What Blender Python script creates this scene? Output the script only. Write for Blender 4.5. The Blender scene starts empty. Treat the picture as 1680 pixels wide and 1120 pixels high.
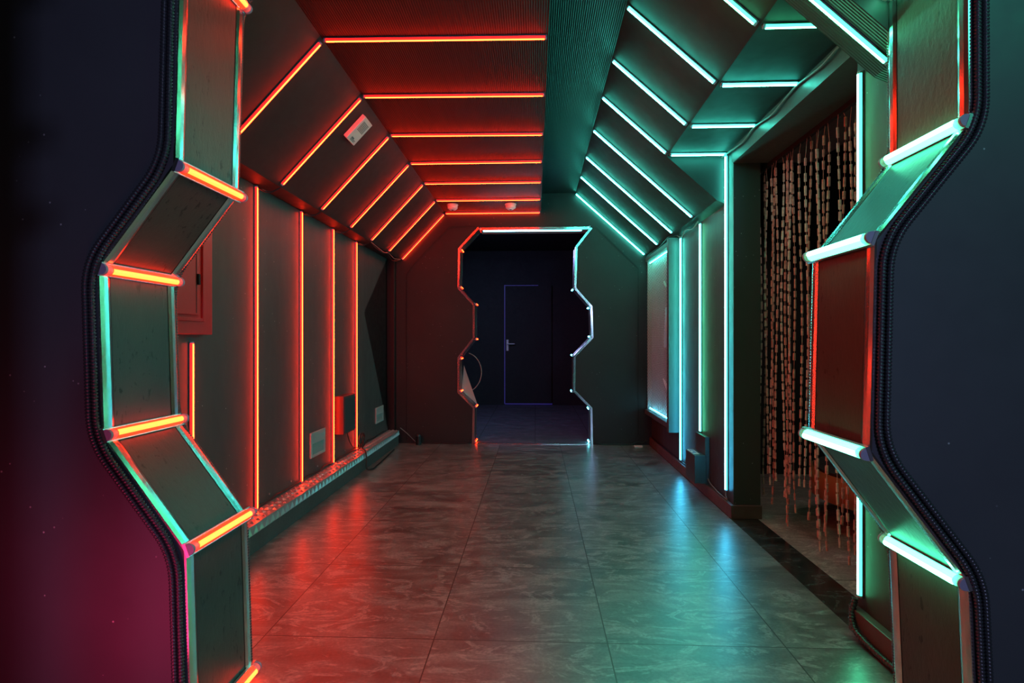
import bpy, bmesh, math, random
from mathutils import Vector, Matrix
random.seed(7)
C = bpy.context.scene.collection
S = bpy.context.scene

# ------------------------------------------------------------------ camera
YAW = math.atan((878 - 840) / 890)
cd = bpy.data.cameras.new('camera'); cam = bpy.data.objects.new('camera', cd); C.objects.link(cam)
cd.sensor_width = 36; cd.lens = 890 / 1680 * 36; cd.clip_start = 0.05
cam.location = (0, 0, 1.03); cam.rotation_euler = (math.pi / 2, 0, YAW)
S.camera = cam

# ------------------------------------------------------------------ world, exposure
w = bpy.data.worlds.new('world'); S.world = w; w.use_nodes = True
w.node_tree.nodes['Background'].inputs[0].default_value = (0.35, 0.33, 0.42, 1)
w.node_tree.nodes['Background'].inputs[1].default_value = 0.012
S.view_settings.view_transform = 'Standard'; S.view_settings.look = 'None'
S.view_settings.exposure = 1.0; S.view_settings.gamma = 1; S.view_settings.use_curve_mapping = False

def area(name, loc, target, size, power, col, sy=None):
    l = bpy.data.lights.new(name, 'AREA'); l.energy = power; l.color = col; l.size = size
    if sy: l.shape = 'RECTANGLE'; l.size_y = sy
    o = bpy.data.objects.new(name, l); C.objects.link(o); o.location = loc
    o.rotation_euler = (Vector(target) - Vector(loc)).to_track_quat('-Z', 'Y').to_euler()
    return o
# lamps of the entry room behind the camera and of the room beyond the far doorway
area('entry_room_lamp', (0.75, -1.3, 1.75), (-0.3, 1.35, 1.0), 0.20, 9.3, (0.42, 0.48, 0.95))
area('entry_red_lamp', (-1.06, 0.98, 0.30), (-0.965, 1.35, 0.36), 0.08, 0.8, (1.0, 0.03, 0.16), 0.5)
area('entry_green_lamp', (1.55, 0.55, 2.25), (1.35, 1.35, 1.75), 0.3, 1.2, (0.05, 1.0, 0.62))
area('side_room_fill', (2.3, 3.2, 2.0), (1.5, 2.6, 0.2), 0.5, 1.6, (1.0, 0.7, 0.6))  # added fill without a visible source, brightens the floor behind the beads
area('back_room_lamp', (-1.2, 6.4, 2.3), (0.0, 7.0, 0.0), 0.6, 8, (0.40, 0.42, 1.0))

# ------------------------------------------------------------------ mesh builder
class MB:
    def __init__(s): s.v = []; s.f = []; s.smooth = []
    def add(s, vs, fs, sm=False):
        n = len(s.v); s.v += [tuple(v) for v in vs]
        s.f += [tuple(i + n for i in f) for f in fs]; s.smooth += [sm] * len(fs)
        return s
    def box(s, x0, x1, y0, y1, z0, z1):
        vs = [(x, y, z) for x in (x0, x1) for y in (y0, y1) for z in (z0, z1)]
        return s.add(vs, [(0, 1, 3, 2), (4, 6, 7, 5), (0, 4, 5, 1), (2, 3, 7, 6), (0, 2, 6, 4), (1, 5, 7, 3)])
    def obox(s, p0, p1, side, up, wd, h0, h1):
        """bar from p0 to p1, wd wide along side, from h0 to h1 along up"""
        p0, p1, side, up = map(Vector, (p0, p1, side, up))
        vs = [p + side * a + up * b for p in (p0, p1) for a in (-wd / 2, wd / 2) for b in (h0, h1)]
        return s.add(vs, [(0, 1, 3, 2), (4, 6, 7, 5), (0, 4, 5, 1), (2, 3, 7, 6), (0, 2, 6, 4), (1, 5, 7, 3)])
    def prism(s, pts, axis, a0, a1):
        """closed polygon pts extruded along axis between a0 and a1"""
        n = len(pts)
        def P(p, a): return {'x': (a, p[0], p[1]), 'y': (p[0], a, p[1]), 'z': (p[0], p[1], a)}[axis]
        vs = [P(p, a0) for p in pts] + [P(p, a1) for p in pts]
        return s.add(vs, [tuple(range(n))[::-1], tuple(range(n, 2 * n))] + [(i, (i + 1) % n, (i + 1) % n + n, i + n) for i in range(n)])
    def profile(s, p0, p1, side, up, prof, sm=True):
        """profile (a along side, b along up) swept from p0 to p1, capped"""
        p0, p1, side, up = map(Vector, (p0, p1, side, up)); n = len(prof)
        vs = [p + side * a + up * b for p in (p0, p1) for a, b in prof]
        s.add(vs, [(i, (i + 1) % n, (i + 1) % n + n, i + n) for i in range(n)], sm)
        return s.add(vs, [tuple(range(n))[::-1], tuple(range(n, 2 * n))])
    def cyl(s, p0, p1, r0, r1=None, n=12, sm=True):
        r1 = r0 if r1 is None else r1
        p0, p1 = Vector(p0), Vector(p1); d = (p1 - p0).normalized(); a = d.orthogonal().normalized(); b = d.cross(a)
        vs = [p + (a * math.cos(2 * math.pi * i / n) + b * math.sin(2 * math.pi * i / n)) * r for p, r in ((p0, r0), (p1, r1)) for i in range(n)]
        s.add(vs, [(i, (i + 1) % n, (i + 1) % n + n, i + n) for i in range(n)], sm)
        return s.add(vs, [tuple(range(n))[::-1], tuple(range(n, 2 * n))])
    def tube(s, path, r, n=8, rf=None):
        """tube along a path; rf(i) gives a radius per point"""
        path = [Vector(p) for p in path]; m = len(path); vs = []
        t = (path[1] - path[0]).normalized(); a = t.orthogonal().normalized()
        for i, p in enumerate(path):
            t = (path[min(i + 1, m - 1)] - path[max(i - 1, 0)]).normalized()
            a = (a - t * a.dot(t)).normalized(); b = t.cross(a); rr = rf(i) if rf else r
            vs += [p + (a * math.cos(2 * math.pi * k / n) + b * math.sin(2 * math.pi * k / n)) * rr for k in range(n)]
        fs = [(i * n + k, i * n + (k + 1) % n, (i + 1) * n + (k + 1) % n, (i + 1) * n + k) for i in range(m - 1) for k in range(n)]
        s.add(vs, fs, True)
        return s.add([vs[k] for k in range(n)] + [vs[(m - 1) * n + k] for k in range(n)], [tuple(range(n))[::-1], tuple(range(n, 2 * n))])
    def build(s, name, mat, parent=None, bevel=0):
        me = bpy.data.meshes.new(name); me.from_pydata(s.v, [], s.f); me.validate()
        bm = bmesh.new(); bm.from_mesh(me); bmesh.ops.recalc_face_normals(bm, faces=bm.faces); bm.to_mesh(me); bm.free()
        if len(me.polygons) == len(s.smooth): me.polygons.foreach_set('use_smooth', s.smooth)
        me.materials.append(mat); me.update()
        o = bpy.data.objects.new(name, me); C.objects.link(o)
        if parent: o.parent = parent; o.matrix_parent_inverse = Matrix.Translation(parent.location).inverted()
        if bevel:
            b = o.modifiers.new('bevel', 'BEVEL'); b.width = bevel; b.segments = 2; b.limit_method = 'ANGLE'
        return o
def tag(o, label, cat, group=None, kind=None):
    o['label'] = label; o['category'] = cat
    if group: o['group'] = group
    if kind: o['kind'] = kind
    return o
def thing(name, label, cat, loc=(0, 0, 0), group=None):
    o = bpy.data.objects.new(name, None); o.location = loc; o.empty_display_size = 0.05; C.objects.link(o)
    return tag(o, label, cat, group)
def struct(o, label=None, cat='wall'):
    o['kind'] = 'structure'; o['label'] = label; o['category'] = cat
    return o

# ------------------------------------------------------------------ materials
def mat(name, col, rough=0.6, metal=0.0, **k):
    m = bpy.data.materials.new(name); m.use_nodes = True; b = m.node_tree.nodes['Principled BSDF']
    b.inputs['Base Color'].default_value = (*col, 1); b.inputs['Roughness'].default_value = rough; b.inputs['Metallic'].default_value = metal
    for a, v in k.items(): b.inputs[a.replace('_', ' ')].default_value = v
    return m
def N(m, t, **k):
    n = m.node_tree.nodes.new(t)
    for a, v in k.items():
        if a in n.inputs: n.inputs[a].default_value = v
        else: setattr(n, a, v)
    return n
def L(m, a, b): m.node_tree.links.new(a, b)
def bsdf(m): return m.node_tree.nodes['Principled BSDF']
def pos(m, scale=(1, 1, 1)):
    g = N(m, 'ShaderNodeNewGeometry'); mp = N(m, 'ShaderNodeMapping'); mp.inputs['Scale'].default_value = scale
    L(m, g.outputs['Position'], mp.inputs['Vector']); return mp.outputs[0]
def ramp(m, fac, stops):
    r = N(m, 'ShaderNodeValToRGB'); e = r.color_ramp.elements
    while len(e) < len(stops): e.new(0.5)
    for i, (p, c) in enumerate(stops): e[i].position = p; e[i].color = (*c, 1) if len(c) == 3 else c
    L(m, fac, r.inputs[0]); return r.outputs[0]
def mixc(m, fac, a, b, mode='MIX'):
    n = N(m, 'ShaderNodeMix', data_type='RGBA', blend_type=mode)
    for s_, v in ((n.inputs[0], fac), (n.inputs[6], a), (n.inputs[7], b)):
        if hasattr(v, 'links') or isinstance(v, bpy.types.NodeSocket): L(m, v, s_)
        elif isinstance(v, (int, float)): s_.default_value = v
        else: s_.default_value = (*v, 1)
    return n.outputs[2]
def bump(m, h, strength=0.3, dist=0.01):
    b = N(m, 'ShaderNodeBump'); b.inputs['Strength'].default_value = strength; b.inputs['Distance'].default_value = dist
    L(m, h, b.inputs['Height']); L(m, b.outputs[0], bsdf(m).inputs['Normal'])

def painted(name, c0, c1, rough=0.5, scale=3, specks=0.0, sc=(1, 1, 1), rvar=0.12):
    m = mat(name, c0, rough)
    p = pos(m, sc)
    n = N(m, 'ShaderNodeTexNoise', Scale=scale, Detail=6.0); L(m, p, n.inputs['Vector'])
    col = ramp(m, n.outputs[0], [(0.3, c0), (0.7, c1)])
    if specks:
        v = N(m, 'ShaderNodeTexVoronoi', Scale=26.0); L(m, pos(m), v.inputs['Vector'])
        n3 = N(m, 'ShaderNodeTexNoise', Scale=4.0); L(m, pos(m), n3.inputs['Vector'])
        sp = ramp(m, v.outputs['Distance'], [(0.045, (1, 1, 1)), (0.08, (0, 0, 0))])
        gate = ramp(m, n3.outputs[0], [(0.50, (0, 0, 0)), (0.55, (1, 1, 1))])
        f = mixc(m, 1.0, sp, gate, 'MULTIPLY')
        col = mixc(m, f, col, (specks, specks, specks))
    L(m, col, bsdf(m).inputs['Base Color'])
    n2 = N(m, 'ShaderNodeTexNoise', Scale=scale * 9, Detail=4.0); L(m, p, n2.inputs['Vector'])
    rr = N(m, 'ShaderNodeMapRange'); rr.inputs['To Min'].default_value = rough - rvar; rr.inputs['To Max'].default_value = rough + rvar
    L(m, n2.outputs[0], rr.inputs[0]); L(m, rr.outputs[0], bsdf(m).inputs['Roughness'])
    bump(m, n2.outputs[0], 0.05, 0.003)
    return m
M = {}
M['wall'] = painted('dark grey wall paint', (0.040, 0.039, 0.039), (0.056, 0.054, 0.054), 0.5, 2.5, 0.4, (1, 1, .35))
M['leftwall'] = painted('lighter grey wall panel', (0.056, 0.055, 0.055), (0.076, 0.074, 0.074), 0.5, 2.5, 0.45, (1, 1, .35))
M['dark'] = painted('dark glossy paint', (0.007, 0.004, 0.004), (0.011, 0.007, 0.007), 0.45, 2.5)
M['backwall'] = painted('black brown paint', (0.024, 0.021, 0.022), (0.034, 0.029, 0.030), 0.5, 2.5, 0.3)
M['slope'] = painted('charcoal panel', (0.023, 0.022, 0.022), (0.032, 0.031, 0.031), 0.6, 2)
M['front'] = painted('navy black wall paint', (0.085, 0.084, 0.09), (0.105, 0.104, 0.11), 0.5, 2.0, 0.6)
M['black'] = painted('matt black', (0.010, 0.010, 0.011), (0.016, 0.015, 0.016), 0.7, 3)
M['base'] = painted('red brown baseboard', (0.10, 0.055, 0.05), (0.15, 0.085, 0.075), 0.45, 7)
M['jambbase'] = painted('scuffed grey skirting', (0.12, 0.10, 0.09), (0.2, 0.16, 0.14), 0.6, 9)

def ribbed(name, col, axis):
    m = mat(name, col, 0.5)
    wv = N(m, 'ShaderNodeTexWave', wave_type='BANDS', bands_direction=axis, Scale=32.0); L(m, pos(m), wv.inputs['Vector'])
    c = ramp(m, wv.outputs[0], [(0.0, tuple(x * 0.78 for x in col)), (0.6, col)])
    n = N(m, 'ShaderNodeTexNoise', Scale=2.0, Detail=5.0); L(m, pos(m), n.inputs['Vector'])
    c = mixc(m, 1.0, c, ramp(m, n.outputs[0], [(0.3, (0.8, 0.8, 0.8)), (0.7, (1.1, 1.1, 1.1))]), 'MULTIPLY')
    L(m, c, bsdf(m).inputs['Base Color']); bump(m, wv.outputs[0], 0.5, 0.004)
    return m
M['ceiling'] = ribbed('ribbed ceiling panel', (0.024, 0.021, 0.021), 'X')
M['ceilingR'] = ribbed('ribbed ceiling panel right', (0.024, 0.026, 0.026), 'X')
M['ribslope'] = ribbed('ribbed slope panel', (0.06, 0.055, 0.05), 'Y')

for k_, v_ in (('ceiling', .15), ('ceilingR', .25), ('ribslope', .3), ('slope', .3), ('backwall', .35)): bsdf(M[k_]).inputs['Specular IOR Level'].default_value = v_
# jamb panels: rough board with dark pits
m = mat('pitted jamb board', (0.09, 0.085, 0.075), 0.38); M['jamb'] = m
n = N(m, 'ShaderNodeTexNoise', Scale=5.0, Detail=6.0); L(m, pos(m), n.inputs['Vector'])
n2 = N(m, 'ShaderNodeTexNoise', Scale=55.0, Detail=3.0, Roughness=0.65); L(m, pos(m, (1, 1, .45)), n2.inputs['Vector'])
n3 = N(m, 'ShaderNodeTexNoise', Scale=6.0); L(m, pos(m), n3.inputs['Vector'])
base = ramp(m, n.outputs[0], [(0.3, (0.048, 0.045, 0.039)), (0.7, (0.070, 0.065, 0.057))])
pits = ramp(m, n2.outputs[0], [(0.34, (1, 1, 1)), (0.40, (0, 0, 0))])
gate = ramp(m, n3.outputs[0], [(0.45, (0, 0, 0)), (0.55, (1, 1, 1))])
L(m, mixc(m, mixc(m, 1.0, pits, gate, 'MULTIPLY'), base, (0.012, 0.011, 0.01)), bsdf(m).inputs['Base Color'])
bump(m, n2.outputs[0], 0.3, 0.004)

# floor tiles with veined stone pattern and grout lines
def tile_mat(name, dark, light, rough, TX, TY, ox, oy, grout=(0.03, 0.022, 0.02), spec=0.5):
    m = mat(name, dark, rough)
    g = N(m, 'ShaderNodeNewGeometry'); sx = N(m, 'ShaderNodeSeparateXYZ'); L(m, g.outputs['Position'], sx.inputs[0])
    def mth(op, a, b=None):
        n_ = N(m, 'ShaderNodeMath', operation=op)
        for i, v in enumerate((a, b)):
            if v is None: continue
            if isinstance(v, (int, float)): n_.inputs[i].default_value = v
            else: L(m, v, n_.inputs[i])
        return n_.outputs[0]
    def line(c, o, T):
        u = mth('DIVIDE', mth('SUBTRACT', c, o), T); fr = mth('FRACT', u)
        d = mth('MULTIPLY', mth('MINIMUM', fr, mth('SUBTRACT', 1.0, fr)), T)
        return d, mth('FLOOR', u)
    dx, ix = line(sx.outputs[0], ox, TX); dy, iy = line(sx.outputs[1], oy, TY)
    gl = mth('LESS_THAN', mth('MINIMUM', dx, dy), 0.0022)
    # every tile shifts its own pattern
    cmb = N(m, 'ShaderNodeCombineXYZ'); L(m, mth('MULTIPLY', ix, 3.7), cmb.inputs[0]); L(m, mth('MULTIPLY', iy, 5.3), cmb.inputs[1])
    va = N(m, 'ShaderNodeVectorMath', operation='ADD'); L(m, g.outputs['Position'], va.inputs[0]); L(m, cmb.outputs[0], va.inputs[1])
    mp = N(m, 'ShaderNodeMapping'); mp.inputs['Rotation'].default_value = (0, 0, -0.55); mp.inputs['Scale'].default_value = (1.5, 3.6, 1); L(m, va.outputs[0], mp.inputs[0])
    n1 = N(m, 'ShaderNodeTexNoise', Scale=1.5, Detail=9.0, Roughness=0.64, Distortion=1.9); L(m, mp.outputs[0], n1.inputs['Vector'])
    n2 = N(m, 'ShaderNodeTexNoise', Scale=2.6, Detail=8.0, Roughness=0.7, Distortion=2.6); L(m, mp.outputs[0], n2.inputs['Vector'])
    n3 = N(m, 'ShaderNodeTexNoise', Scale=90.0, Detail=3.0); L(m, g.outputs['Position'], n3.inputs['Vector'])
    c = ramp(m, n1.outputs[0], [(0.30, dark), (0.5, tuple((a + b) * .45 for a, b in zip(dark, light))), (0.66, light)])
    vein = ramp(m, n2.outputs[0], [(0.52, (0, 0, 0)), (0.60, (0.7, 0.7, 0.7)), (0.67, (0, 0, 0))])
    c = mixc(m, vein, c, tuple(x * 1.7 for x in light))
    c = mixc(m, 0.35, c, mixc(m, 1.0, c, ramp(m, n3.outputs[0], [(0.3, (0.4,) * 3), (0.7, (1.8,) * 3)]), 'MULTIPLY'))
    c = mixc(m, gl, c, grout)
    L(m, c, bsdf(m).inputs['Base Color'])
    rr = N(m, 'ShaderNodeMapRange'); rr.inputs['To Min'].default_value = rough - 0.08; rr.inputs['To Max'].default_value = rough + 0.16
    L(m, n1.outputs[0], rr.inputs[0]); L(m, mth('ADD', rr.outputs[0], mth('MULTIPLY', gl, 0.4)), bsdf(m).inputs['Roughness'])
    if spec > .6: bsdf(m).inputs['Coat Weight'].default_value = 0.9; bsdf(m).inputs['Coat Roughness'].default_value = 0.33; bsdf(m).inputs['Coat IOR'].default_value = 1.75
    hb = mth('SUBTRACT', mth('MULTIPLY', n1.outputs[0], 0.35), gl); bump(m, hb, 0.25, 0.003)
    return m
M['tile'] = tile_mat('stone look floor tiles', (0.045, 0.043, 0.043), (0.235, 0.225, 0.22), 0.30, 0.597, 0.608, 0.247, 1.864, spec=1.0)
M['strip'] = tile_mat('black marble threshold', (0.010, 0.011, 0.011), (0.05, 0.05, 0.048), 0.2, 9, 9, -4, -4)
M['sidefloor'] = tile_mat('grey laminate floor', (0.24, 0.215, 0.20), (0.36, 0.32, 0.30), 0.35, 9, 0.9, -4, -3.9)
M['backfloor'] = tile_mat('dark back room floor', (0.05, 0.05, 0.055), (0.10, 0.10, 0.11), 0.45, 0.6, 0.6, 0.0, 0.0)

def metal(name, col, rough, wavy=0):
    m = mat(name, col, rough, 1.0)
    n = N(m, 'ShaderNodeTexNoise', Scale=7.0, Detail=2.0); L(m, pos(m, (1, 1, 0.4)), n.inputs['Vector'])
    if wavy:
        n.inputs['Scale'].default_value = 3.2; n.inputs['Detail'].default_value = 1.0; bump(m, n.outputs[0], 0.5, 0.03)
    else: bump(m, n.outputs[0], 0.07, 0.003)
    return m
M['chrome'] = metal('bent steel edge trim', (0.80, 0.82, 0.82), 0.17, 1)
M['alu'] = metal('aluminium channel', (0.7, 0.7, 0.72), 0.35)
M['plate'] = mat('tread plate', (0.62, 0.62, 0.62), 0.32, 0.7)
M['wiremesh'] = mat('galvanised wire', (0.85, 0.88, 0.88), 0.4)
M['hose'] = mat('black corrugated plastic', (0.05, 0.05, 0.055), 0.25, Specular_IOR_Level=0.8)
M['cable'] = mat('black cable', (0.015, 0.015, 0.015), 0.4)
M['wire'] = mat('grey twisted wire', (0.22, 0.22, 0.21), 0.4)
M['white'] = mat('white plastic', (0.86, 0.86, 0.84), 0.45)
M['cap'] = mat('frosted lilac end cap', (0.42, 0.36, 0.5), 0.5)
M['frost'] = mat('frosted clear plastic', (0.75, 0.6, 0.6), 0.35, Transmission_Weight=0.35)
M['redcab'] = painted('red painted steel', (0.85, 0.02, 0.02), (0.9, 0.025, 0.025), 0.38, 4)
M['ink'] = mat('grey ink', (0.12, 0.14, 0.16), 0.6)
M['speaker'] = mat('dark red box', (0.11, 0.05, 0.05), 0.4)
M['case'] = painted('case board', (0.07, 0.075, 0.075), (0.09, 0.095, 0.095), 0.45, 6)
M['greybox'] = mat('dark grey box', (0.05, 0.06, 0.065), 0.4)
M['plastergrey'] = mat('pale grey fixture', (0.55, 0.56, 0.56), 0.3, 0.3)
M['glass'] = mat('frosted diffuser glass', (0.30, 0.36, 0.36), 0.2)

def emis(name, col, k, zgrad=None):
    m = mat(name, (0.1, 0.1, 0.1), 0.4); b = bsdf(m)
    b.inputs['Emission Color'].default_value = (*col, 1); b.inputs['Emission Strength'].default_value = k
    if zgrad:
        g = N(m, 'ShaderNodeNewGeometry'); sx = N(m, 'ShaderNodeSeparateXYZ'); L(m, g.outputs['Position'], sx.inputs[0])
        mr = N(m, 'ShaderNodeMapRange'); mr.inputs['From Min'].default_value = 0.1; mr.inputs['From Max'].default_value = 2.2; L(m, sx.outputs[2], mr.inputs[0])
        L(m, ramp(m, mr.outputs[0], [(0.0, zgrad), (0.65, col)]), b.inputs['Emission Color'])
    return m
def lamp(key, text, core, kc, rim, kr, g1=None, g2=None):
    M[key] = emis(text + ' light core', core, kc, g1); M[key + '_rim'] = emis(text + ' light diffuser', rim, kr, g2)
lamp('red', 'red', (1.0, 0.032, 0.005), 19, (1.0, 0.0015, 0.001), 6.5)
lamp('red_portal', 'orange red', (1.0, 0.045, 0.006), 10, (1.0, 0.008, 0.001), 5)
lamp('teal', 'teal', (0.09, 1.0, 0.76), 24, (0.03, 1.0, 0.74), 8)
lamp('tealwall', 'teal to blue', (0.09, 1.0, 0.80), 24, (0.03, 1.0, 0.78), 7, (0.07, 0.60, 1.0), (0.02, 0.5, 1.0))
lamp('green', 'green', (0.10, 1.0, 0.48), 16, (0.03, 1.0, 0.40), 4)
lamp('white_green', 'white green', (0.14, 1.0, 0.58), 10, (0.05, 1.0, 0.45), 6)
lamp('ice', 'ice blue', (0.15, 0.8, 1.0), 12, (0.05, 0.7, 1.0), 6)
M['violet'] = emis('violet glowing gap', (0.12, 0.08, 1.0), 0.05)

# ------------------------------------------------------------------ shell
NY, FY = 1.352, 1.64        # front portal, near and far face
BY, BY2 = 5.45, 5.65        # far portal wall
struct(MB().box(-1.75, 1.134, FY - 2.9, BY, -0.05, 0.0).build('floor', M['tile']), 'grey veined stone tile floor of the corridor', 'floor')
struct(MB().box(1.134, 1.292, FY - 2.9, BY, -0.05, 0.0).build('floor', M['strip']), 'black marble strip across the side opening', 'floor')
struct(MB().box(1.292, 4.2, FY - 2.9, BY, -0.05, 0.0).build('floor', M['sidefloor']), 'grey wood look floor behind the bead curtain', 'floor')
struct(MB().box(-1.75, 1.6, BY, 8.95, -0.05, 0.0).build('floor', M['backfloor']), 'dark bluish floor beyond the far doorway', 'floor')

# left side
struct(MB().box(-1.62, -1.492, FY, BY, 0, 2.6).build('wall_left', M['dark']), 'dark glossy left wall in the corner by the doorway')
struct(MB().prism([(FY + .005, .0), (5.385, .0), (5.385, .15), (4.63, 1.283), (5.35, 1.853), (FY + .005, 1.853)], 'x', -1.491, -1.477).build('wall_left', M['leftwall']), 'dark grey left wall panel with an angled cut end')
struct(MB().prism([(-1.491, 1.856), (-1.362, 1.856), (-.914, 2.330), (-.914, 2.5), (-1.491, 2.5)], 'y', FY, BY).build('ceiling', M['slope']), 'charcoal sloping panel along the left ceiling edge', 'ceiling')
struct(MB().box(-.914, .058, FY, BY, 2.33, 2.36).build('ceiling', M['ceiling']), 'ribbed dark ceiling panel with the red light bars', 'ceiling')
struct(MB().box(-.914, 1.6, FY, BY, 2.515, 2.62).build('ceiling', M['ceilingR']), 'higher ribbed ceiling strip at the right', 'ceiling')
# right side
low, cut = (1.10, 1.887), (.80, 2.158)
struct(MB().prism([(.403, 2.515), low, (1.157, 1.862), (1.157, 2.515)], 'y', 3.34, BY).build('ceiling', M['slope']), 'charcoal sloping panel along the right ceiling edge', 'ceiling')
struct(MB().prism([(.403, 2.515), cut, (1.149, 2.158), (1.149, 2.515)], 'y', 1.81, 3.34).build('ceiling', M['slope']), 'sloping panel and level soffit above the side opening', 'ceiling')
struct(MB().prism([(.403, 2.515), low, (1.157, 1.862), (1.157, 2.515)], 'y', FY, 1.81).build('ceiling', M['ribslope']), 'ribbed sloping panel next to the near portal', 'ceiling')
struct(MB().box(1.157, 1.312, 3.22, BY, 0, 2.515).build('wall_right', M['wall']), 'dark right wall with teal upright lights')
struct(MB().box(1.157, 1.312, FY, 2.0, 0, 2.07).build('wall_right', M['wall']), 'short right wall piece beside the near portal')
struct(MB().box(1.15, 1.62, FY, 3.22, 2.07, 2.515).build('trim_1', M['case']), 'header beam above the bead curtain opening', 'trim')
struct(MB().box(1.136, 1.157, 3.20, BY, 0, 0.078).box(1.1571, 1.314, 3.20, 3.2195, 0, 0.078).build('baseboard_right', M['base'], bevel=.003), 'red brown baseboard along the right wall', 'baseboard')
struct(MB().box(1.125, 1.157, FY, 2.0, 0, 0.085).build('baseboard_right', M['base'], bevel=.003), 'short red baseboard beside the near portal', 'baseboard')
# side room
struct(MB().box(1.312, 4.2, 4.3, 4.4, 0, 2.6).build('wall_side_room', M['black']), 'black far wall of the side room')
struct(MB().box(4.2, 4.3, FY, 4.4, 0, 2.6).build('wall_side_room', M['black']), 'black end wall of the side room')
struct(MB().box(1.62, 4.2, FY, 4.3, 2.45, 2.55).build('ceiling', M['black']), 'black ceiling of the side room', 'ceiling')
# back room
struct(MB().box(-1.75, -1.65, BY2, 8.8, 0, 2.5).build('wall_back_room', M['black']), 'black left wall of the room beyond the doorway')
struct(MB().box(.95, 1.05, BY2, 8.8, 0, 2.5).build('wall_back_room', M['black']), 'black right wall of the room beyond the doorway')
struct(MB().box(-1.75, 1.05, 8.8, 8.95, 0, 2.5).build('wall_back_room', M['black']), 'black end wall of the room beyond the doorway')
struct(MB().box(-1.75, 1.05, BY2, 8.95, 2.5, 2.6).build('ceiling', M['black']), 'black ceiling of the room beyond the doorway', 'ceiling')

# portal outlines (x, z), left from floor up, right from top down
FL = [(-.882, 0.0), (-.897, .495), (-1.113, .784), (-1.127, 1.221), (-.925, 1.483), (-.91, 2.07), (-.72, 2.27)]
FR = [(.86, 2.27), (1.045, 2.05), (1.047, 1.553), (.827, 1.275), (.815, .763), (1.045, .455), (1.065, 0.0)]
BL = [(-.622, 0.0), (-.614, .366), (-.769, .519), (-.769, .864), (-.614, 1.061), (-.614, 1.399), (-.769, 1.572), (-.762, 1.965), (-.565, 2.175)]
BR = [(.556, 2.165), (.408, 1.978), (.396, 1.561), (.556, 1.377), (.566, 1.073), (.39, .884), (.386, .536), (.556, .362), (.562, 0.0)]
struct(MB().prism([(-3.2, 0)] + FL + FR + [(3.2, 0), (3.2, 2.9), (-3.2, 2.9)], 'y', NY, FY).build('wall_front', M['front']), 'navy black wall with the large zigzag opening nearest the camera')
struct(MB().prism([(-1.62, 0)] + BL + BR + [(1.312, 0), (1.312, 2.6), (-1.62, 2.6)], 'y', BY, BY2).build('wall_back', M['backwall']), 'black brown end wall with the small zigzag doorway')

# engraved outline on the end wall
t = MB()
for P in ([(-1.303, .03), (-1.303, 1.71), (-1.222, 1.821), (-.868, 2.188), (-.60, 2.19)], [(.60, 2.175), (1.025, 1.758), (1.025, .10)]):
    for a, b in zip(P, P[1:]):
        d = Vector((b[0] - a[0], 0, b[1] - a[1])).normalized(); sd = Vector((-d.z, 0, d.x))
        t.obox((a[0], BY, a[1]), (b[0], BY, b[1]), sd, (0, -1, 0), .012, 0, .003)
struct(t.build('trim_2', M['black']), 'thin black outline strip on the end wall', 'trim')
struct(MB().box(-1.49, -1.41, 5.39, BY, 0, 1.856).build('trim_3', M['dark'], bevel=.004), 'dark narrow post in the left far corner', 'trim')

# added leaf, out of view left of the camera, placed to shade the front wall
d = MB().box(-1.6, -.70, .52, .56, 0, 2.5)
door = struct(d.build('shadow_leaf', M['black']), 'added black leaf out of view, shading the left front wall', 'door')
hb = MB()
for z in (1.88, 1.62, 1.47): hb.box(-.70, -.662, .53, .55, z - .012, z + .012); hb.box(-.668, -.655, .52, .56, z - .022, z + .022)
hb.build('shadow_stub', M['alu'], door)  # stubs added to shape the edge of the leaf's shadow

struct(MB().box(-.392, -.342, .29, .31, 0, 1.28).build('shadow_post', M['black'], bevel=.003), 'added black post out of view, shading the left front wall', 'trim')  # unseen post, added only for the shadow it casts

# ------------------------------------------------------------------ raised ledge on the left with tread plate
ledge = struct(MB().box(-1.477, -1.367, FY + .006, 5.385, 0, .134).build('baseboard_left', M['case'], bevel=.002), 'dark raised ledge along the left wall with a metal tread plate on top', 'ledge')
pl = MB().box(-1.476, -1.364, FY + .01, 5.38, .1345, .140).box(-1.3665, -1.3635, FY + .01, 5.38, .092, .1395)
y = FY + .03; pitch = .0565
while y < 5.36:
    yy = y + pitch
    # raised pyramid tooth on the upright lip
    a, b, c = (-1.3635, y, .0935), (-1.3635, yy - .012, .0935), (-1.3635, (y + yy) / 2 - .006, .136); tip = (-1.352, (y + yy) / 2 - .006, .104)
    pl.add([a, b, c, tip], [(0, 1, 3), (1, 2, 3), (2, 0, 3)])
    # raised ribs across the top, alternating in direction
    for j, x0 in enumerate((-1.472, -1.437, -1.402)):
        sgn = 1 if j % 2 else -1
        p0 = Vector((x0, y + pitch * (.3 if sgn > 0 else .7), .140)); p1 = Vector((x0 + .032, y + pitch * (.7 if sgn > 0 else .3), .140))
        dd = (p1 - p0).normalized(); sd = dd.cross(Vector((0, 0, 1)))
        mid = (p0 + p1) / 2 + Vector((0, 0, .009))
        vs = [p0, (p0 + p1) / 2 + sd * .011, p1, (p0 + p1) / 2 - sd * .011, mid]
        pl.add(vs, [(0, 1, 4), (1, 2, 4), (2, 3, 4), (3, 0, 4)])
    y = yy
pl.build('tread_plate', M['plate'], ledge)

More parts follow.
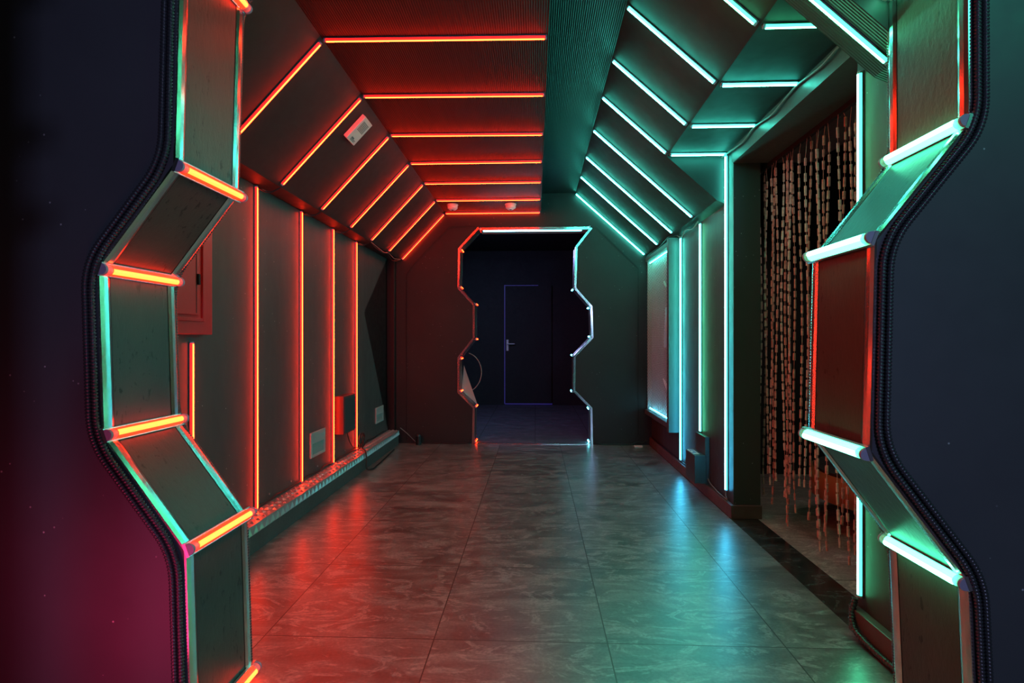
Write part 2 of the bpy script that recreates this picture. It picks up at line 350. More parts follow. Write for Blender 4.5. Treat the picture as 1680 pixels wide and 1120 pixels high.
# ------------------------------------------------------------------ light bars
def half_round(w, h0, h1, n=8):
    return [(w / 2 * math.cos(math.pi * i / n), h0 + (h1 - h0) * math.sin(math.pi * i / n)) for i in range(n + 1)]
def light_bar(p0, p1, nrm, wd, key, label, group, cat='light bar', name='light_bar', depth=.016, cap='cap', core=.80):
    if name == 'light_tube': core = .84
    p0, p1, nrm = Vector(p0), Vector(p1), Vector(nrm).normalized()
    d = (p1 - p0).normalized(); nrm = (nrm - d * nrm.dot(d)).normalized(); sd = d.cross(nrm).normalized()
    r = thing(name, label, cat, p0, group)
    e = .10 * wd + .006
    if name == 'light_tube' and depth > .02: e = .026
    MB().obox(p0 + nrm * .001, p1 + nrm * .001, sd, nrm, wd, 0, depth * .35).build('channel', M['alu'], r)
    MB().profile(p0 + d * e, p1 - d * e, sd, nrm, half_round(wd * core, depth * .352, depth)).build('diffuser', M[key + '_rim'], r)
    MB().profile(p0 + d * (e + .002), p1 - d * (e + .002), sd, nrm, half_round(wd * core * .5, depth * .9, depth * 1.12)).build('glowing_core', M[key], r)
    for a, b, s_ in ((p0, p0 + d * e, 1), (p1, p1 - d * e, -1)):
        if e > .02: MB().profile(a + d * s_ * .008, b, sd, nrm, half_round(wd * .78, depth * .36, depth)).build('clear_end', M['frost'], r); b = a + d * s_ * .0079
        MB().profile(a, b, sd, nrm, half_round(wd * .86, depth * .36, depth * 1.06)).build('end_cap', M[cap], r)
    return r
ORD = ['nearest', 'second nearest', 'third nearest', 'fourth nearest', 'fifth nearest', 'sixth nearest', 'farthest']
RY = [2.29, 2.825, 3.365, 3.90, 4.40, 4.935, 5.43]
for i, y in enumerate(RY):
    light_bar((-.905, y, 2.33), (.050, y + (.02 if i < 3 else 0), 2.33), (0, 0, -1), .020, 'red', f'red light bar across the flat ceiling, {ORD[i]} of seven', 'red ceiling light bars')
SN = Vector((.472 + .0, 0, -.448)).normalized()
for i, y in enumerate(RY):
    light_bar((-1.352, y, 1.8665), (-.925, y, 2.3185), SN, .020, 'red', f'slanting red light bar on the left slope, {ORD[i]} of seven', 'red bars on the left slope')
for i, y in enumerate([2.80, 3.35, 3.885, 4.395]):
    light_bar((-1.477, y, .142), (-1.477, y, 1.85), (1, 0, 0), .020, 'red', f'tall upright red light bar on the left wall, {["nearest of four","second of four","third, before the small red box","farthest, by the cable coil"][i]}', 'tall red wall bars')
light_bar((-1.477, 2.262, .142), (-1.477, 2.262, 1.03), (1, 0, 0), .020, 'red', 'short upright red light bar below the red wall cabinet', 'short red wall bar')
RN = Vector((-.628, 0, -.697)).normalized()
RYR = [1.965, 2.405, 2.86, 3.29, 3.80, 4.345, 4.86, 5.42]
ORD8 = ['nearest', 'second nearest', 'third nearest', 'fourth nearest', 'fifth nearest', 'sixth nearest', 'seventh nearest', 'farthest']
def rs(x): return 2.515 - (x - .403) * .901
for i, y in enumerate(RYR):
    x1 = .793 if i < 4 else 1.092
    light_bar((.41, y, rs(.41)), (x1, y, rs(x1)), RN, .020, 'green' if i == 0 else 'teal', f'slanting {"green white" if i == 0 else "teal"} light bar on the right slope, {ORD8[i]} of eight', 'teal bars on the right slope')
light_bar((.41, 1.72, rs(.41)), (1.092, 1.72, rs(1.092)), RN, .020, 'green', 'bright green slanting light bar on the ribbed panel by the near portal', 'green slope bar')
for i, y in enumerate(RYR[:4]):
    light_bar((.808, y, 2.158), (1.142, y, 2.158), (0, 0, -1), .020, 'green' if i == 0 else 'teal', f'level teal light bar under the soffit over the side opening, {["nearest","second nearest","third nearest","farthest"][i]} of four', 'level soffit bars')
light_bar((1.157, 4.33, .09), (1.157, 4.33, 1.85), (-1, 0, 0), .020, 'tealwall', 'tall upright teal light bar beside the mesh display case', 'upright teal bars')
light_bar((1.157, 3.825, .40), (1.157, 3.825, 1.855), (-1, 0, 0), .016, 'white_green', 'thin upright green white light bar ending above the small wall box', 'upright teal bars')
light_bar((1.157, 3.315, .13), (1.157, 3.315, 2.15), (-1, 0, 0), .022, 'tealwall', 'tallest upright teal light bar at the corner before the bead curtain', 'upright teal bars')
light_bar((1.157, 1.972, .125), (1.157, 1.972, 1.985), (-1, 0, 0), .022, 'green', 'upright green light bar at the near edge of the bead curtain opening', 'upright teal bars')

# portal frames: jamb boards, steel edge trims, vertex light bars, hoses
def inward(P, i, sgn):
    a = Vector((P[i][0] - P[i - 1][0], P[i][1] - P[i - 1][1])).normalized() if i else Vector((0, 1)) * (1 if P[-1][1] > P[0][1] else -1)
    b = Vector((P[i + 1][0] - P[i][0], P[i + 1][1] - P[i][1])).normalized() if i + 1 < len(P) else a
    t_ = (a + b).normalized()
    n_ = Vector((t_.y, -t_.x))
    if n_.x * sgn < 0: n_ = -n_
    return n_
def offset_path(P, off, sgn):
    out = []
    for i in range(len(P)):
        n_ = inward(P, i, sgn)
        if 0 < i < len(P) - 1:
            a = Vector((P[i][0] - P[i - 1][0], P[i][1] - P[i - 1][1])).normalized(); n0 = Vector((a.y, -a.x))
            if n0.x * sgn < 0: n0 = -n0
            k = 1 / max(.5, n_.dot(n0))
        else: k = 1
        out.append((P[i][0] - n_.x * off * k, P[i][1] - n_.y * off * k))
    return out
def portal(P, y0, y1, sgn, label, trimw, near_trim, far_trim, jm='jamb'):
    r = thing('portal_frame', label, 'portal frame', (P[0][0], y0, min(P[0][1], P[-1][1])))
    for a, b in zip(P, P[1:]):
        d = Vector((b[0] - a[0], 0, b[1] - a[1])).normalized(); n_ = Vector((d.z, 0, -d.x))
        if n_.x * sgn < 0: n_ = -n_
        A, B = Vector((a[0], 0, a[1])) + d * .003, Vector((b[0], 0, b[1])) - d * .003
        ym = (y0 + y1) / 2
        MB().obox(A + Vector((0, ym, 0)), B + Vector((0, ym, 0)), (0, 1, 0), n_, (y1 - y0) - 2 * trimw, .0005, .005).build('jamb_board', M[jm], r)
        for yc, on in ((y0 + trimw / 2 - .003, near_trim), (y1 - trimw / 2 + .003, far_trim)):
            if not on: continue
            # shallow crowned strip so that highlights run along it
            prof = [(-trimw / 2, .0005), (trimw / 2, .0005), (trimw / 2, .006), (trimw * .2, .0095), (-trimw * .2, .0095), (-trimw / 2, .006)]
            nseg = 6; mb = MB(); prev = None
            for k in range(nseg):
                p = A.lerp(B, k / nseg); q = A.lerp(B, (k + 1) / nseg)
                mb.profile(p + Vector((0, yc, 0)), q + Vector((0, yc, 0)), (0, 1, 0), n_, prof, False)
            mb.build('edge_trim', M['chrome'], r)
    return r
portal(FL, NY, FY, 1, 'pitted dark boards with steel edges lining the left side of the near zigzag opening', .034, 1, 1)
portal(FR, NY, FY, -1, 'dark boards with red glinting steel edges lining the right side of the near opening', .034, 1, 1)
portal(BL, BY, BY2, 1, 'steel edged lining on the left side of the far zigzag doorway', .022, 1, 1)
portal(BR, BY, BY2, -1, 'steel edged lining on the right side of the far zigzag doorway', .022, 1, 1)
for P, sg, nm in ((BL, 1, 'left'), (BR, -1, 'right')):
    Q = offset_path(P, .008, sg); mb = MB()
    for a, b in zip(Q, Q[1:]):
        mb.obox((a[0], BY, a[1]), (b[0], BY, b[1]), Vector((b[1] - a[1], 0, a[0] - b[0])).normalized(), (0, -1, 0), .014, .0005, .004)
    tag(mb.build('face_trim', M['chrome']), f'zigzag steel strip on the wall face around the far doorway, {nm} side', 'steel strip')
r = thing('portal_lintel', 'pale steel faced lintel lining across the top of the far doorway', 'portal frame', (-.56, BY, 2.17))
MB().box(-.555, .545, BY + .012, BY2 - .002, 2.152, 2.163).build('lintel_board', M['plastergrey'], r)
MB().box(-.555, .545, BY - .006, BY - .0005, 2.150, 2.176).build('edge_trim', M['chrome'], r)

VL = ['at floor level', 'at the lower bend', 'at the lower middle bend', 'at the upper middle bend', 'at the upper bend', 'at the top bend']
for i in (0, 1, 2, 3, 4, 5):
    n_ = inward(FL, i, 1); x, z = FL[i]
    if i == 0: z = .022; n_ = Vector((1, 0))
    o = .006
    light_bar((x + n_.x * o, NY - .012, z + n_.y * o), (x + n_.x * o, FY + .012, z + n_.y * o), (n_.x, 0, n_.y), .036, 'red_portal', f'thick orange red light tube on the near left jamb, {VL[i]}', 'orange tubes of the near portal', 'light tube', 'light_tube', .026)
for i, lb in ((5, 'at the lower bend'), (4, 'at the lower middle bend'), (3, 'at the upper middle bend'), (2, 'at the upper bend'), (1, 'at the top bend')):
    n_ = inward(FR, i, -1); x, z = FR[i]; o = .006
    light_bar((x + n_.x * o, NY - .012, z + n_.y * o), (x + n_.x * o, FY + .012, z + n_.y * o), (n_.x, 0, n_.y), .036, 'white_green', f'thick green white light tube on the near right jamb, {lb}', 'green tubes of the near portal', 'light tube', 'light_tube', .026)
bl = ['at floor level', 'at the lowest bend', 'at the second bend up', 'at the third bend up', 'at the fourth bend up', 'at the fifth bend up', 'at the sixth bend up', 'at the seventh bend up', 'at the lintel corner']
for i in range(9):
    n_ = inward(BL, i, 1); x, z = BL[i]
    if i == 0: z = .02; n_ = Vector((1, 0))
    light_bar((x + n_.x * .01, BY - .02, z + n_.y * .01), (x + n_.x * .01, BY + .15, z + n_.y * .01), (n_.x, 0, n_.y), .022, 'red_portal', f'short red tube on the far doorway left jamb, {bl[i]}', 'small red tubes of the far doorway', 'light tube', 'light_tube', .016)
for i in range(9):
    if 8 - i == 7: continue
    n_ = inward(BR, i, -1); x, z = BR[i]
    if i == 8: z = .02; n_ = Vector((-1, 0))
    light_bar((x + n_.x * .01, BY - .02, z + n_.y * .01), (x + n_.x * .01, BY + .15, z + n_.y * .01), (n_.x, 0, n_.y), .022, 'ice', f'short white blue tube on the far doorway right jamb, {bl[8 - i]}', 'small white tubes of the far doorway', 'light tube', 'light_tube', .016)
light_bar((-.53, BY + .004, 2.149), (.47, BY + .004, 2.149), (0, -.8, -1), .018, 'ice', 'long ice blue light bar over the far doorway', 'lintel light bar')
th = thing('threshold_strip', 'thin steel strip on the floor across the far doorway, red at its left end', 'threshold', (-.6, BY, 0))
MB().box(-.60, .55, BY - .012, BY + .012, .0005, .006).build('strip', M['chrome'], th, bevel=.001)

# corrugated hoses
def smooth(P, step, rad=.09):
    """round the corners of a polyline and resample it at an even step"""
    P = [Vector(p) for p in P]; Q = [P[0]]
    for i in range(1, len(P) - 1):
        a, b, c = P[i - 1], P[i], P[i + 1]
        ra = min(rad, (a - b).length * .45); rb = min(rad, (c - b).length * .45)
        s0 = b + (a - b).normalized() * ra; s1 = b + (c - b).normalized() * rb
        for k in range(9):
            u = k / 8; Q.append(s0 * (1 - u) ** 2 + b * 2 * u * (1 - u) + s1 * u * u)
    Q.append(P[-1]); out = [Q[0]]; acc = 0
    for a, b in zip(Q, Q[1:]):
        l = (b - a).length
        if l < 1e-6: continue
        x = step - acc
        while x <= l: out.append(a.lerp(b, x / l)); x += step
        acc = (acc + l) % step
    return out
def hose(path3, rad, label, group='corrugated hoses', pitch=.0115, corner=.09):
    step = pitch / 4; pts = smooth(path3, step, corner)
    o = MB().tube(pts, rad, 9, lambda i: rad * (1.0, .9, .62, .9)[i % 4]).build('corrugated_hose', M['hose'])
    return tag(o, label, 'hose', group)
def wob(P, a, k):
    return [(x + a * math.sin(i * 2.1 + k), z) for i, (x, z) in enumerate(P)]
for nm, P, sg in (('left', FL, 1), ('right', FR, -1)):
    for j, off in enumerate((.0105, .0285)):
        Q = offset_path(P, off, sg); Q = [(x, max(z, .0)) for x, z in Q]
        hose([(x, NY - .0092, z) for x, z in Q], .0086, f'black corrugated hose around the {nm} edge of the near opening, {["inner","outer"][j]} of the pair', pitch=.0085, corner=.07)
    Q = offset_path(P, .001, sg)
    hose([(x, FY + .0085, z) for x, z in Q], .0075, f'black corrugated hose on the far side edge of the near opening, {nm} side', pitch=.0085, corner=.07)
hose([(1.135, 1.975, .12), (1.118, 1.972, .055), (1.108, 1.93, .022), (1.112, 1.82, .013), (1.118, 1.67, .013)], .0115, 'grey corrugated conduit curving down from the green upright bar', 'floor conduit', corner=.05)

# ------------------------------------------------------------------ bead curtain
BEADM = []
for k, c in enumerate([(0.90, .40, .34), (.95, .58, .52), (.74, .30, .25)]):
    mm = mat(f'bamboo bead {k}', c, .5)
    n = N(mm, 'ShaderNodeTexNoise', Scale=60.0, Detail=2.0); L(mm, pos(mm), n.inputs['Vector'])
    L(mm, ramp(mm, n.outputs[0], [(.3, tuple(x * .7 for x in c)), (.7, tuple(min(1, x * 1.2) for x in c))]), bsdf(mm).inputs['Base Color']); BEADM.append(mm)
def curtY(u):   # distance along the opening from a reading across the picture
    a = (u - 840) / 890; c, s = math.cos(YAW), math.sin(YAW); return 1.362 * (a * s + c) / (a * c - s)
us = [1243, 1249, 1254, 1259, 1267, 1271, 1276, 1284, 1288, 1292, 1296, 1303, 1314, 1325, 1330, 1339, 1344, 1353, 1359, 1378, 1382, 1395, 1404, 1411]
bots = [.16, .22, .15, .25, .20, .12, .26, .2, .08, .05, .2, .15, .3, .33, .12, .08, .03, .09, .16, .12, .22, .06, .1, .16]
ct = thing('bead_curtain', 'tan bamboo bead curtain hanging in the opening of the right wall', 'bead curtain', (1.362, 2.8, 2.07))
MB().box(1.352, 1.372, 2.02, 3.38, 2.045, 2.069).build('rail', M['black'], ct)
for k, (u, zb) in enumerate(zip(us, bots)):
    y = curtY(u); x = 1.362 + random.uniform(-.008, .008); mb = MB(); z = 2.045; P = [(x, y, z)]; ph = random.uniform(0, 6); lean = random.uniform(-.03, .03)
    z -= random.uniform(.02, .10) ; 
    while z > zb:
        ln = random.uniform(.032, .048); u0 = (2.04 - z) / 2.0
        bend = random.uniform(-.05, .05) if z < .45 else 0
        sw = lambda zz: (x + .006 * math.sin(3 * zz + ph), y + lean * ((2.04 - zz) / 2) ** 2 + .006 * math.sin(5 * zz + ph) + (.035 * math.sin(9 * zz + ph) * max(0, .5 - zz)), zz)
        a, b = Vector(sw(z)), Vector(sw(z - ln)); r_ = random.uniform(.0050, .0072)
        mb.cyl(a, b, r_, r_ * random.uniform(.85, 1.1), 8); P.append(tuple(a)); P.append(tuple(b))
        z -= ln + random.uniform(.010, .026) + (.03 if random.random() < .06 else 0)
    mb.tube(P, .0012, 5)
    mb.build('bead_string', BEADM[k % 3], ct)

# low curved seat behind the curtain
st = thing('round_bench', 'low round orange brown seat seen behind the bead curtain', 'bench', (2.02, 3.05, 0))
cx, cy = 2.02, 3.05
def ring(mb, r0, r1, z0, z1, n=40):
    vs = [(cx + r * math.cos(2 * math.pi * i / n), cy + r * math.sin(2 * math.pi * i / n), z) for r, z in ((r0, z0), (r1, z0), (r1, z1), (r0, z1)) for i in range(n)]
    mb.add(vs, [(j * n + i, j * n + (i + 1) % n, ((j + 1) % 4) * n + (i + 1) % n, ((j + 1) % 4) * n + i) for j in range(4) for i in range(n)], True)
    return mb
ring(MB(), .30, .46, .17, .31).build('seat_rim', mat('orange brown wood', (.38, .13, .05), .35), st)
MB().cyl((cx, cy, .29), (cx, cy, .325), .44, n=40).build('seat_top', M['black'], st)
MB().cyl((cx, cy, .0), (cx, cy, .29), .22, n=32).build('pedestal', M['black'], st)

# ------------------------------------------------------------------ red cabinet on the left wall
cb = thing('wall_cabinet', 'red metal wall cabinet half hidden behind the near portal', 'cabinet', (-1.477, 2.1, 1.06))
MB().box(-1.4765, -1.435, 1.86, 2.355, 1.06, 1.64).build('body', M['redcab'], cb, bevel=.003)
mb = MB()
for a in ((1.90, 1.915, 1.115, 1.60), (2.275, 2.29, 1.115, 1.60)): mb.box(-1.4348, -1.427, *a)
mb.box(-1.4348, -1.427, 1.915, 2.275, 1.115, 1.13).box(-1.4348, -1.427, 1.915, 2.275, 1.585, 1.60)
mb.build('door_frame', M['redcab'], cb, bevel=.002)
dr = MB().box(-1.4348, -1.424, 1.925, 2.245, 1.14, 1.575).build('door', M['redcab'], cb, bevel=.004)
MB().box(-1.4238, -1.416, 2.228, 2.240, 1.27, 1.315).build('latch', M['black'], dr)
MB().box(-1.4238, -1.4225, 2.222, 2.2245, 1.15, 1.56).build('seam', M['black'], dr)

# small box between the third and fourth red bars
bx = thing('wall_box', 'small red and dark box on the left wall between two red bars', 'box', (-1.477, 4.0, .34))
MB().box(-1.4765, -1.405, 3.93, 4.19, .345, .625).build('body', M['speaker'], bx, bevel=.003)
MB().box(-1.4048, -1.400, 3.94, 4.18, .355, .615).build('grille', M['greybox'], bx, bevel=.001)

# recessed step lights
def step_light(y0, y1, z0, z1, label):
    r = thing('step_light', label, 'step light', (-1.477, (y0 + y1) / 2, z0), 'step lights on the left wall')
    X = -1.4765; f = .022; zm = z0 + (z1 - z0) * .55
    MB().box(X, X + .012, y0, y1, z1 - f, z1).box(X, X + .012, y0, y1, z0, z0 + f * .8).box(X, X + .012, y0, y0 + f, z0 + f * .8, z1 - f).box(X, X + .012, y1 - f, y1, z0 + f * .8, z1 - f).build('frame', M['plastergrey'], r, bevel=.002)
    MB().prism([(X, zm), (X + .013, zm), (X + .009, z1 - f), (X, z1 - f)], 'y', y0 + f, y1 - f).build('hood', M['plastergrey'], r)
    MB().prism([(X, z0 + f * .8), (X + .008, z0 + f * .8), (X + .001, zm), (X, zm)], 'y', y0 + f, y1 - f).build('reflector', M['glass'], r)
    mb = MB()
    for yy in (y0 + .01, y1 - .01):
        for zz in (z0 + .009, z1 - .01): mb.cyl((X + .0121, yy, zz), (X + .0135, yy, zz), .0035, n=8)
    mb.build('screw', M['alu'], r)
step_light(3.49, 3.735, .262, .428, 'square recessed step light low on the left wall, nearer one of two')
step_light(4.95, 5.19, .268, .415, 'small recessed step light low on the left wall near the far corner')

# white ventilator panel on the left slope: corners found on the slope plane
import itertools
def slope_pt(u, v):
    a = (u - 840) / 890; b = (560 - v) / 890; c, s = math.cos(YAW), math.sin(YAW)
    d = Vector((a * c - s, a * s + c, b)); p0 = Vector((-1.362, 0, 1.856)); n_ = Vector((.472, 0, -.448)).normalized()
    t_ = n_.dot(p0 - Vector((0, 0, 1.03))) / n_.dot(d); return Vector((0, 0, 1.03)) + d * t_
A_, B_ = slope_pt(563, 221), slope_pt(606, 203)
y0, y1 = sorted((A_.y, B_.y)); y0 += .0; 
sx_ = Vector((.448, 0, .474)).normalized()
q0 = (A_ - Vector((-1.362, 0, 1.856))); l0 = Vector((q0.x, 0, q0.z)).dot(sx_); q1 = slope_pt(597, 189) - Vector((-1.362, 0, 1.856)); l1 = Vector((q1.x, 0, q1.z)).dot(sx_)
yw0 = slope_pt(563, 221).y; yw1 = slope_pt(576, 234).y
l0, l1 = min(l0, l1), max(l0, l1); ya, yb = min(yw0, yw1), max(yw0, yw1)
O_ = Vector((-1.362, 0, 1.856))
def SP(l, y, h): return O_ + sx_ * l + Vector((0, y, 0)) + SN * h
vt = thing('alarm_panel', 'white rectangular sounder panel on the left slope between two red bars', 'panel', SP(l0, ya, 0))
MB().obox(SP(l0, (ya + yb) / 2, 0), SP(l1, (ya + yb) / 2, 0), (0, 1, 0), SN, yb - ya, .001, .026).build('housing', M['white'], vt, bevel=.003)
mb = MB()
for i in range(7):
    for j in range(6):
        c_ = SP(l0 + (l1 - l0) * (.50 + .055 * i), ya + (yb - ya) * (.22 + .11 * j), .0261); mb.cyl(c_, c_ + SN * .0008, (yb - ya) * .035, n=6)
mb.build('grille', M['ink'], vt)
mb = MB()
for i, (wl) in enumerate((.28, .50, .45)):
    l_ = l0 + (l1 - l0) * (.17 - .045 * i); mb.obox(SP(l_, ya + (yb - ya) * .28, .0261), SP(l_, ya + (yb - ya) * (.28 + wl), .0261), sx_, SN, .004 if i else .007, 0, .0007)
mb.build('printed_lines', M['ink'], vt)

# ceiling detectors
for x, lb in ((-.783, 'white round ceiling detector, left one of the two before the end wall'), (-.232, 'white round ceiling detector, right one of the two before the end wall')):
    y = 5.12; r = thing('ceiling_detector', lb, 'detector', (x, y, 2.33), 'round ceiling detectors')
    MB().cyl((x, y, 2.3295), (x, y, 2.322), .052, .055, 24).build('base', M['white'], r)
    MB().cyl((x, y, 2.3218), (x, y, 2.290), .050, .047, 24).cyl((x, y, 2.29), (x, y, 2.277), .042, .030, 24).build('sensor_head', M['white'], r)
    MB().cyl((x, y, 2.2768), (x, y, 2.272), .012, .008, 12).build('sensor_tip', M['ink'], r)

# ------------------------------------------------------------------ mesh fronted display case, right wall
cs = thing('display_case', 'tall wall case with a wire mesh front by the far right corner', 'display case', (1.157, 4.9, .33))
MB().box(1.068, 1.156, 4.395, 4.455, .30, 1.862).build('side_board', M['case'], cs, bevel=.002)
MB().box(1.110, 1.156, 5.395, 5.44, .33, 1.84).build('side_board', M['case'], cs, bevel=.002)
MB().box(1.078, 1.156, 4.456, 5.394, .322, .365).build('bottom_board', M['case'], cs, bevel=.002)
MB().box(1.085, 1.156, 4.456, 5.394, 1.812, 1.85).build('top_board', M['case'], cs, bevel=.002)
MB().box(1.1475, 1.156, 4.456, 5.394, .366, 1.811).build('back_board', painted('case backing', (.06, .065, .07), (.13, .135, .14), .6, 8), cs)
mb = MB(); yA, yB, zA, zB = 4.457, 5.393, .367, 1.810; p_ = .021; X = 1.104; k_ = 1.45
def clip(y0, z0, dy, dz):
    ts = []; lo, hi = -1e9, 1e9
    for o_, d_, a_, b_ in ((y0, dy, yA, yB), (z0, dz, zA, zB)):
        t1, t2 = (a_ - o_) / d_, (b_ - o_) / d_; lo = max(lo, min(t1, t2)); hi = min(hi, max(t1, t2))
    return (lo, hi) if hi - lo > .004 else None
for sg in (1, -1):
    dv = Vector((0, 1, sg * .62)).normalized(); nb = int((zB - zA + .62 * (yB - yA)) / (p_ * k_)) + 2
    for i in range(nb):
        z0 = (zA - (.62 * (yB - yA) if sg > 0 else 0)) + i * p_ * k_
        cl = clip(yA, z0, dv.y, dv.z)
        if cl: mb.obox(Vector((X + .0008 * sg, yA, z0)) + dv * cl[0], Vector((X + .0008 * sg, yA, z0)) + dv * cl[1], dv.cross(Vector((1, 0, 0))), (-1, 0, 0), .0038, -.0008, .0008)
mb.build('wire_mesh', M['wiremesh'], cs)
light_bar((1.126, 4.47, 1.811), (1.126, 5.385, 1.811), (0, 0, -1), .020, 'teal', 'thin teal light bar inside the top of the mesh case', 'mesh case light bars')
light_bar((1.126, 4.47, .366), (1.126, 5.385, .366), (0, 0, 1), .020, 'ice', 'thin white blue light bar inside the bottom of the mesh case', 'mesh case light bars')
# decorations seen through the mesh
def blob(name, pts, r, m_, label, cat):
    Q = smooth(pts, .012, .06); n_ = len(Q)
    return tag(MB().tube(Q, r, 8, lambda i: r * (.45 + .75 * math.sin(math.pi * (i + .5) / n_))).build(name, m_), label, cat, 'decorations behind the mesh')
blob('curved_ornament', [(1.135, 4.74, 1.32), (1.13, 4.67, 1.22), (1.13, 4.69, 1.10), (1.132, 4.78, .98)], .024, mat('pale blue ornament', (.45, .85, .95), .4), 'pale blue green curved ornament behind the wire mesh', 'ornament')
blob('red_ornament', [(1.135, 4.50, 1.02), (1.13, 4.49, .95), (1.135, 4.50, .86)], .02, mat('orange red ornament', (.8, .10, .04), .4), 'orange red ornament behind the mesh at its right edge', 'ornament')
blob('white_ornament', [(1.135, 4.86, .70), (1.13, 4.76, .66), (1.135, 4.68, .60)], .010, M['white'], 'small white splayed ornament low behind the wire mesh', 'ornament')
blob('star_ornament', [(1.135, 4.83, 1.56), (1.13, 4.77, 1.52), (1.135, 4.73, 1.50)], .010, mat('pale green ornament', (.4, .7, .6), .4), 'small pale green ornament high behind the wire mesh', 'ornament')

# wall box under the thin bar
r = thing('junction_box', 'dark box on the right wall with a printed sheet on its top', 'box', (1.157, 3.76, .06))
MB().box(1.060, 1.1355, 3.66, 3.87, .085, .272).build('body', M['greybox'], r, bevel=.003)
MB().box(1.136, 1.156, 3.66, 3.87, .0785, .272).build('mount', M['greybox'], r)
MB().box(1.128, 1.156, 3.655, 3.875, .2725, .395).build('back_plate', M['greybox'], r, bevel=.002)
MB().box(1.066, 1.105, 3.70, 3.86, .2725, .2745).build('printed_sheet', M['white'], r)
mb = MB()
for a, b, c_, d_ in ((1.070, 1.080, 3.72, 3.76), (1.084, 1.094, 3.73, 3.79), (1.072, 1.082, 3.80, 3.84), (1.088, 1.1, 3.81, 3.85)): mb.box(a, b, c_, d_, .2746, .2752)
mb.build('printed_marks', mat('blue print', (.08, .2, .45), .5), r)

# ------------------------------------------------------------------ cables
def cable(pts, r_, label, m_='cable', cat='cable', name='cable', group=None, corner=.05):
    return tag(MB().tube(smooth(pts, .012, corner), r_, 7).build(name, M[m_]), label, cat, group)
P = []; y = 2.2; k = 0
while y < 5.33:
    P.append((-1.468 + .008 * math.sin(k * 1.7), y, .153 + .012 * max(0, math.sin(k * 2.3)))); y += .09; k += 1
cable(P, .0045, 'thin black cable lying along the top of the left ledge')
P = [(-1.44, 4.36, .147)]
for k in range(30):
    a = k * .45; P.append((-1.43 + .01 * math.sin(a * .5), 4.44 + .055 * math.cos(a), .215 + .055 * math.sin(a)))
P += [(-1.42, 4.40, .15), (-1.37, 4.32, .153), (-1.345, 4.28, .12), (-1.33, 4.22, .02), (-1.30, 4.30, .008), (-1.31, 4.6, .008), (-1.335, 5.1, .008)]
cable(P, .0055, 'coiled black cable at the foot of the farthest tall red bar', corner=.03)
cable([(-1.44, 4.10, .344), (-1.435, 4.12, .27), (-1.43, 4.20, .20), (-1.435, 4.30, .18), (-1.44, 4.36, .17)], .0035, 'thin cable dropping from the small red box')
for k, (ya_, yb_) in enumerate([(2.80, 2.84), (3.35, 3.38), (3.885, 3.92), (4.395, 4.42)]):
    P = [(-1.470, ya_, 1.845)] + [(-1.470 + .108 * t_, ya_ + (yb_ - ya_) * t_ , 1.850 - .030 * math.sin(math.pi * t_)) for t_ in (.2, .4, .6, .8)] + [(-1.355, yb_, 1.852)]
    cable(P, .004, f'short black cable loop over the top of the {["nearest","second","third","farthest"][k]} tall red bar', group='cable loops under the left slope')
    cable([(a, b + .012, c_ + .006) for a, b, c_ in P[1:-1]], .0025, f'thin twin wire beside the cable loop of the {["nearest","second","third","farthest"][k]} tall red bar', 'wire', group='twin wires under the left slope')
cable([(-1.36, 4.42, 1.850), (-1.365, 4.6, 1.83), (-1.355, 4.75, 1.815), (-1.36, 4.93, 1.845), (-1.365, 5.1, 1.80), (-1.36, 5.25, 1.815), (-1.35, 5.37, 1.845)], .005, 'dark cable sagging below the left slope toward the far corner')
cable([(-1.352, 4.42, 1.850), (-1.35, 4.55, 1.84), (-1.347, 4.8, 1.82), (-1.35, 4.93, 1.85), (-1.352, 5.15, 1.822), (-1.345, 5.38, 1.85)], .003, 'thin grey wire below the left slope toward the far corner', 'wire')
cable([(1.128, 3.33, 2.145), (1.135, 3.0, 2.118), (1.138, 2.88, 2.147), (1.134, 2.65, 2.115), (1.138, 2.42, 2.147), (1.134, 2.2, 2.12), (1.138, 1.98, 2.148)], .005, 'pale twisted wire along the header beam above the bead curtain', 'wire', cat='wire')
cable([(1.125, 3.80, 1.86), (1.13, 3.95, 1.835), (1.12, 4.10, 1.865), (1.13, 4.25, 1.83), (1.125, 4.345, 1.868)], .005, 'pale tangled wire at the right slope foot between two upright bars', 'wire', cat='wire')
cable([(1.12, 4.345, 1.868), (1.06, 4.36, 1.862), (1.10, 4.8, 1.868), (1.085, 5.1, 1.860), (1.10, 5.40, 1.868)], .004, 'dark wire above the mesh case', cat='wire')
cable([(1.146, 3.315, .128), (1.140, 3.30, .10), (1.146, 3.27, .084), (1.144, 3.45, .086), (1.148, 3.62, .10), (1.147, 3.655, .12)], .004, 'grey wire on the baseboard from the corner bar to the dark wall box', 'wire', cat='wire')
cable([(1.148, 3.88, .12), (1.146, 4.05, .086), (1.148, 4.2, .09), (1.15, 4.325, .085), (1.145, 4.7, .086), (1.145, 5.2, .086), (1.14, 5.42, .09)], .004, 'dark cable on the baseboard behind the upright bar', cat='cable')
cable([(-1.36, 5.42, .16), (-1.30, 5.43, .11), (-1.22, 5.43, .03), (-1.19, 5.42, .01)], .004, 'grey wire running down to the small black canister', 'wire', cat='wire')
cable([(-1.13, 5.41, .008), (-.95, 5.43, .007), (-.8, 5.42, .007), (-.66, 5.435, .008), (-.645, 5.435, .06)], .005, 'black cable on the floor at the end wall left of the doorway')
cable([(.59, 5.435, .03), (.68, 5.43, .008), (.85, 5.43, .008), (.96, 5.42, .008), (1.02, 5.43, .04), (1.06, 5.43, .02), (1.11, 5.43, .06)], .005, 'black cable on the floor at the end wall right of the doorway')
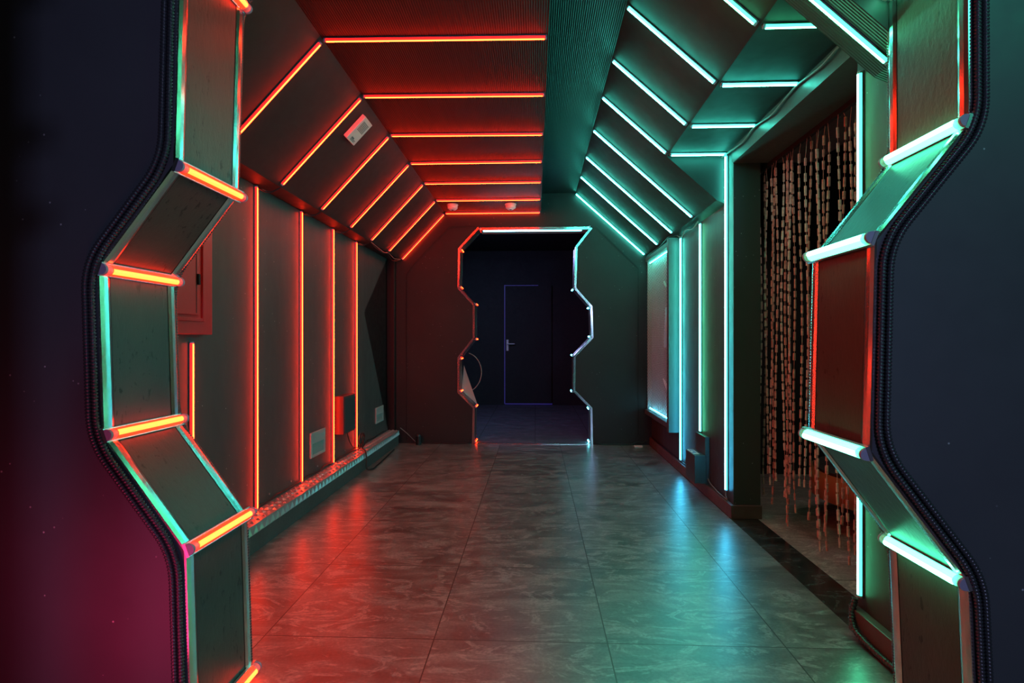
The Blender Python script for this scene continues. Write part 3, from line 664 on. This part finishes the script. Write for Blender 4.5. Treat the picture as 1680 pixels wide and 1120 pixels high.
P = [(-.745 + .18 * math.cos(a), 5.70, .705 + .21 * math.sin(a)) for a in [math.radians(x) for x in range(-75, 80, 8)]]
cable(P, .005, 'pale cable bowed into a loop behind the left jamb of the far doorway', 'wire', cat='cable')
# fallen foil at jamb behind left
o = MB().prism([(-.766, .50), (-.60, .36), (-.745, .78)], 'y', 5.655, 5.662).build('foil_sheet', M['glass']); tag(o, 'small pale triangular sheet behind the left jamb of the far doorway', 'sheet')
r = thing('black_canister', 'small black canister on the floor by the end wall', 'canister', (-1.165, 5.38, 0))
MB().cyl((-1.165, 5.38, 0), (-1.165, 5.38, .085), .028, n=20).build('body', M['cable'], r, bevel=.002)
MB().cyl((-1.165, 5.38, .0855), (-1.165, 5.38, .10), .022, .018, 20).build('lid', M['greybox'], r)
r = thing('cable_adapter', 'small white adapter on the floor at the right far corner', 'adapter', (1.0, 5.33, 0))
MB().box(.965, 1.045, 5.325, 5.355, 0, .014).build('body', M['white'], r, bevel=.003)
# screws along the foot of the left panel
for k, y in enumerate((2.95, 3.22, 3.62, 4.15)):
    tag(MB().cyl((-1.4765, y, .185), (-1.472, y, .185), .006, n=10).build('screw', M['alu']), ['bright screw low on the left wall after the nearest tall red bar', 'bright screw low on the left wall just before the second tall red bar', 'bright screw low on the left wall below the nearer step light', 'bright screw low on the left wall below the small red box'][k], 'screw', 'screws along the left wall foot')

# ------------------------------------------------------------------ door in the back room
dd = struct(MB().box(-.485, .262, 8.765, 8.799, .03, 1.93).build('door_1', M['black']), 'black door outlined by a violet glow in the far room', 'door')
MB().box(-.500, -.487, 8.775, 8.799, .02, 1.945).build('light_gap', M['violet'], dd)
MB().box(-.487, .275, 8.775, 8.799, .012, .0295).build('light_gap', M['violet'], dd)
g2 = MB().box(-.487, .05, 8.775, 8.799, 1.931, 1.941).build('light_gap', M['violet'], dd)
MB().box(-.465, -.43, 8.756, 8.7648, .88, 1.06).box(-.455, -.44, 8.72, 8.756, .985, 1.0).box(-.455, -.33, 8.712, 8.724, .985, 1.0).build('door_handle', M['white'], dd, bevel=.002)
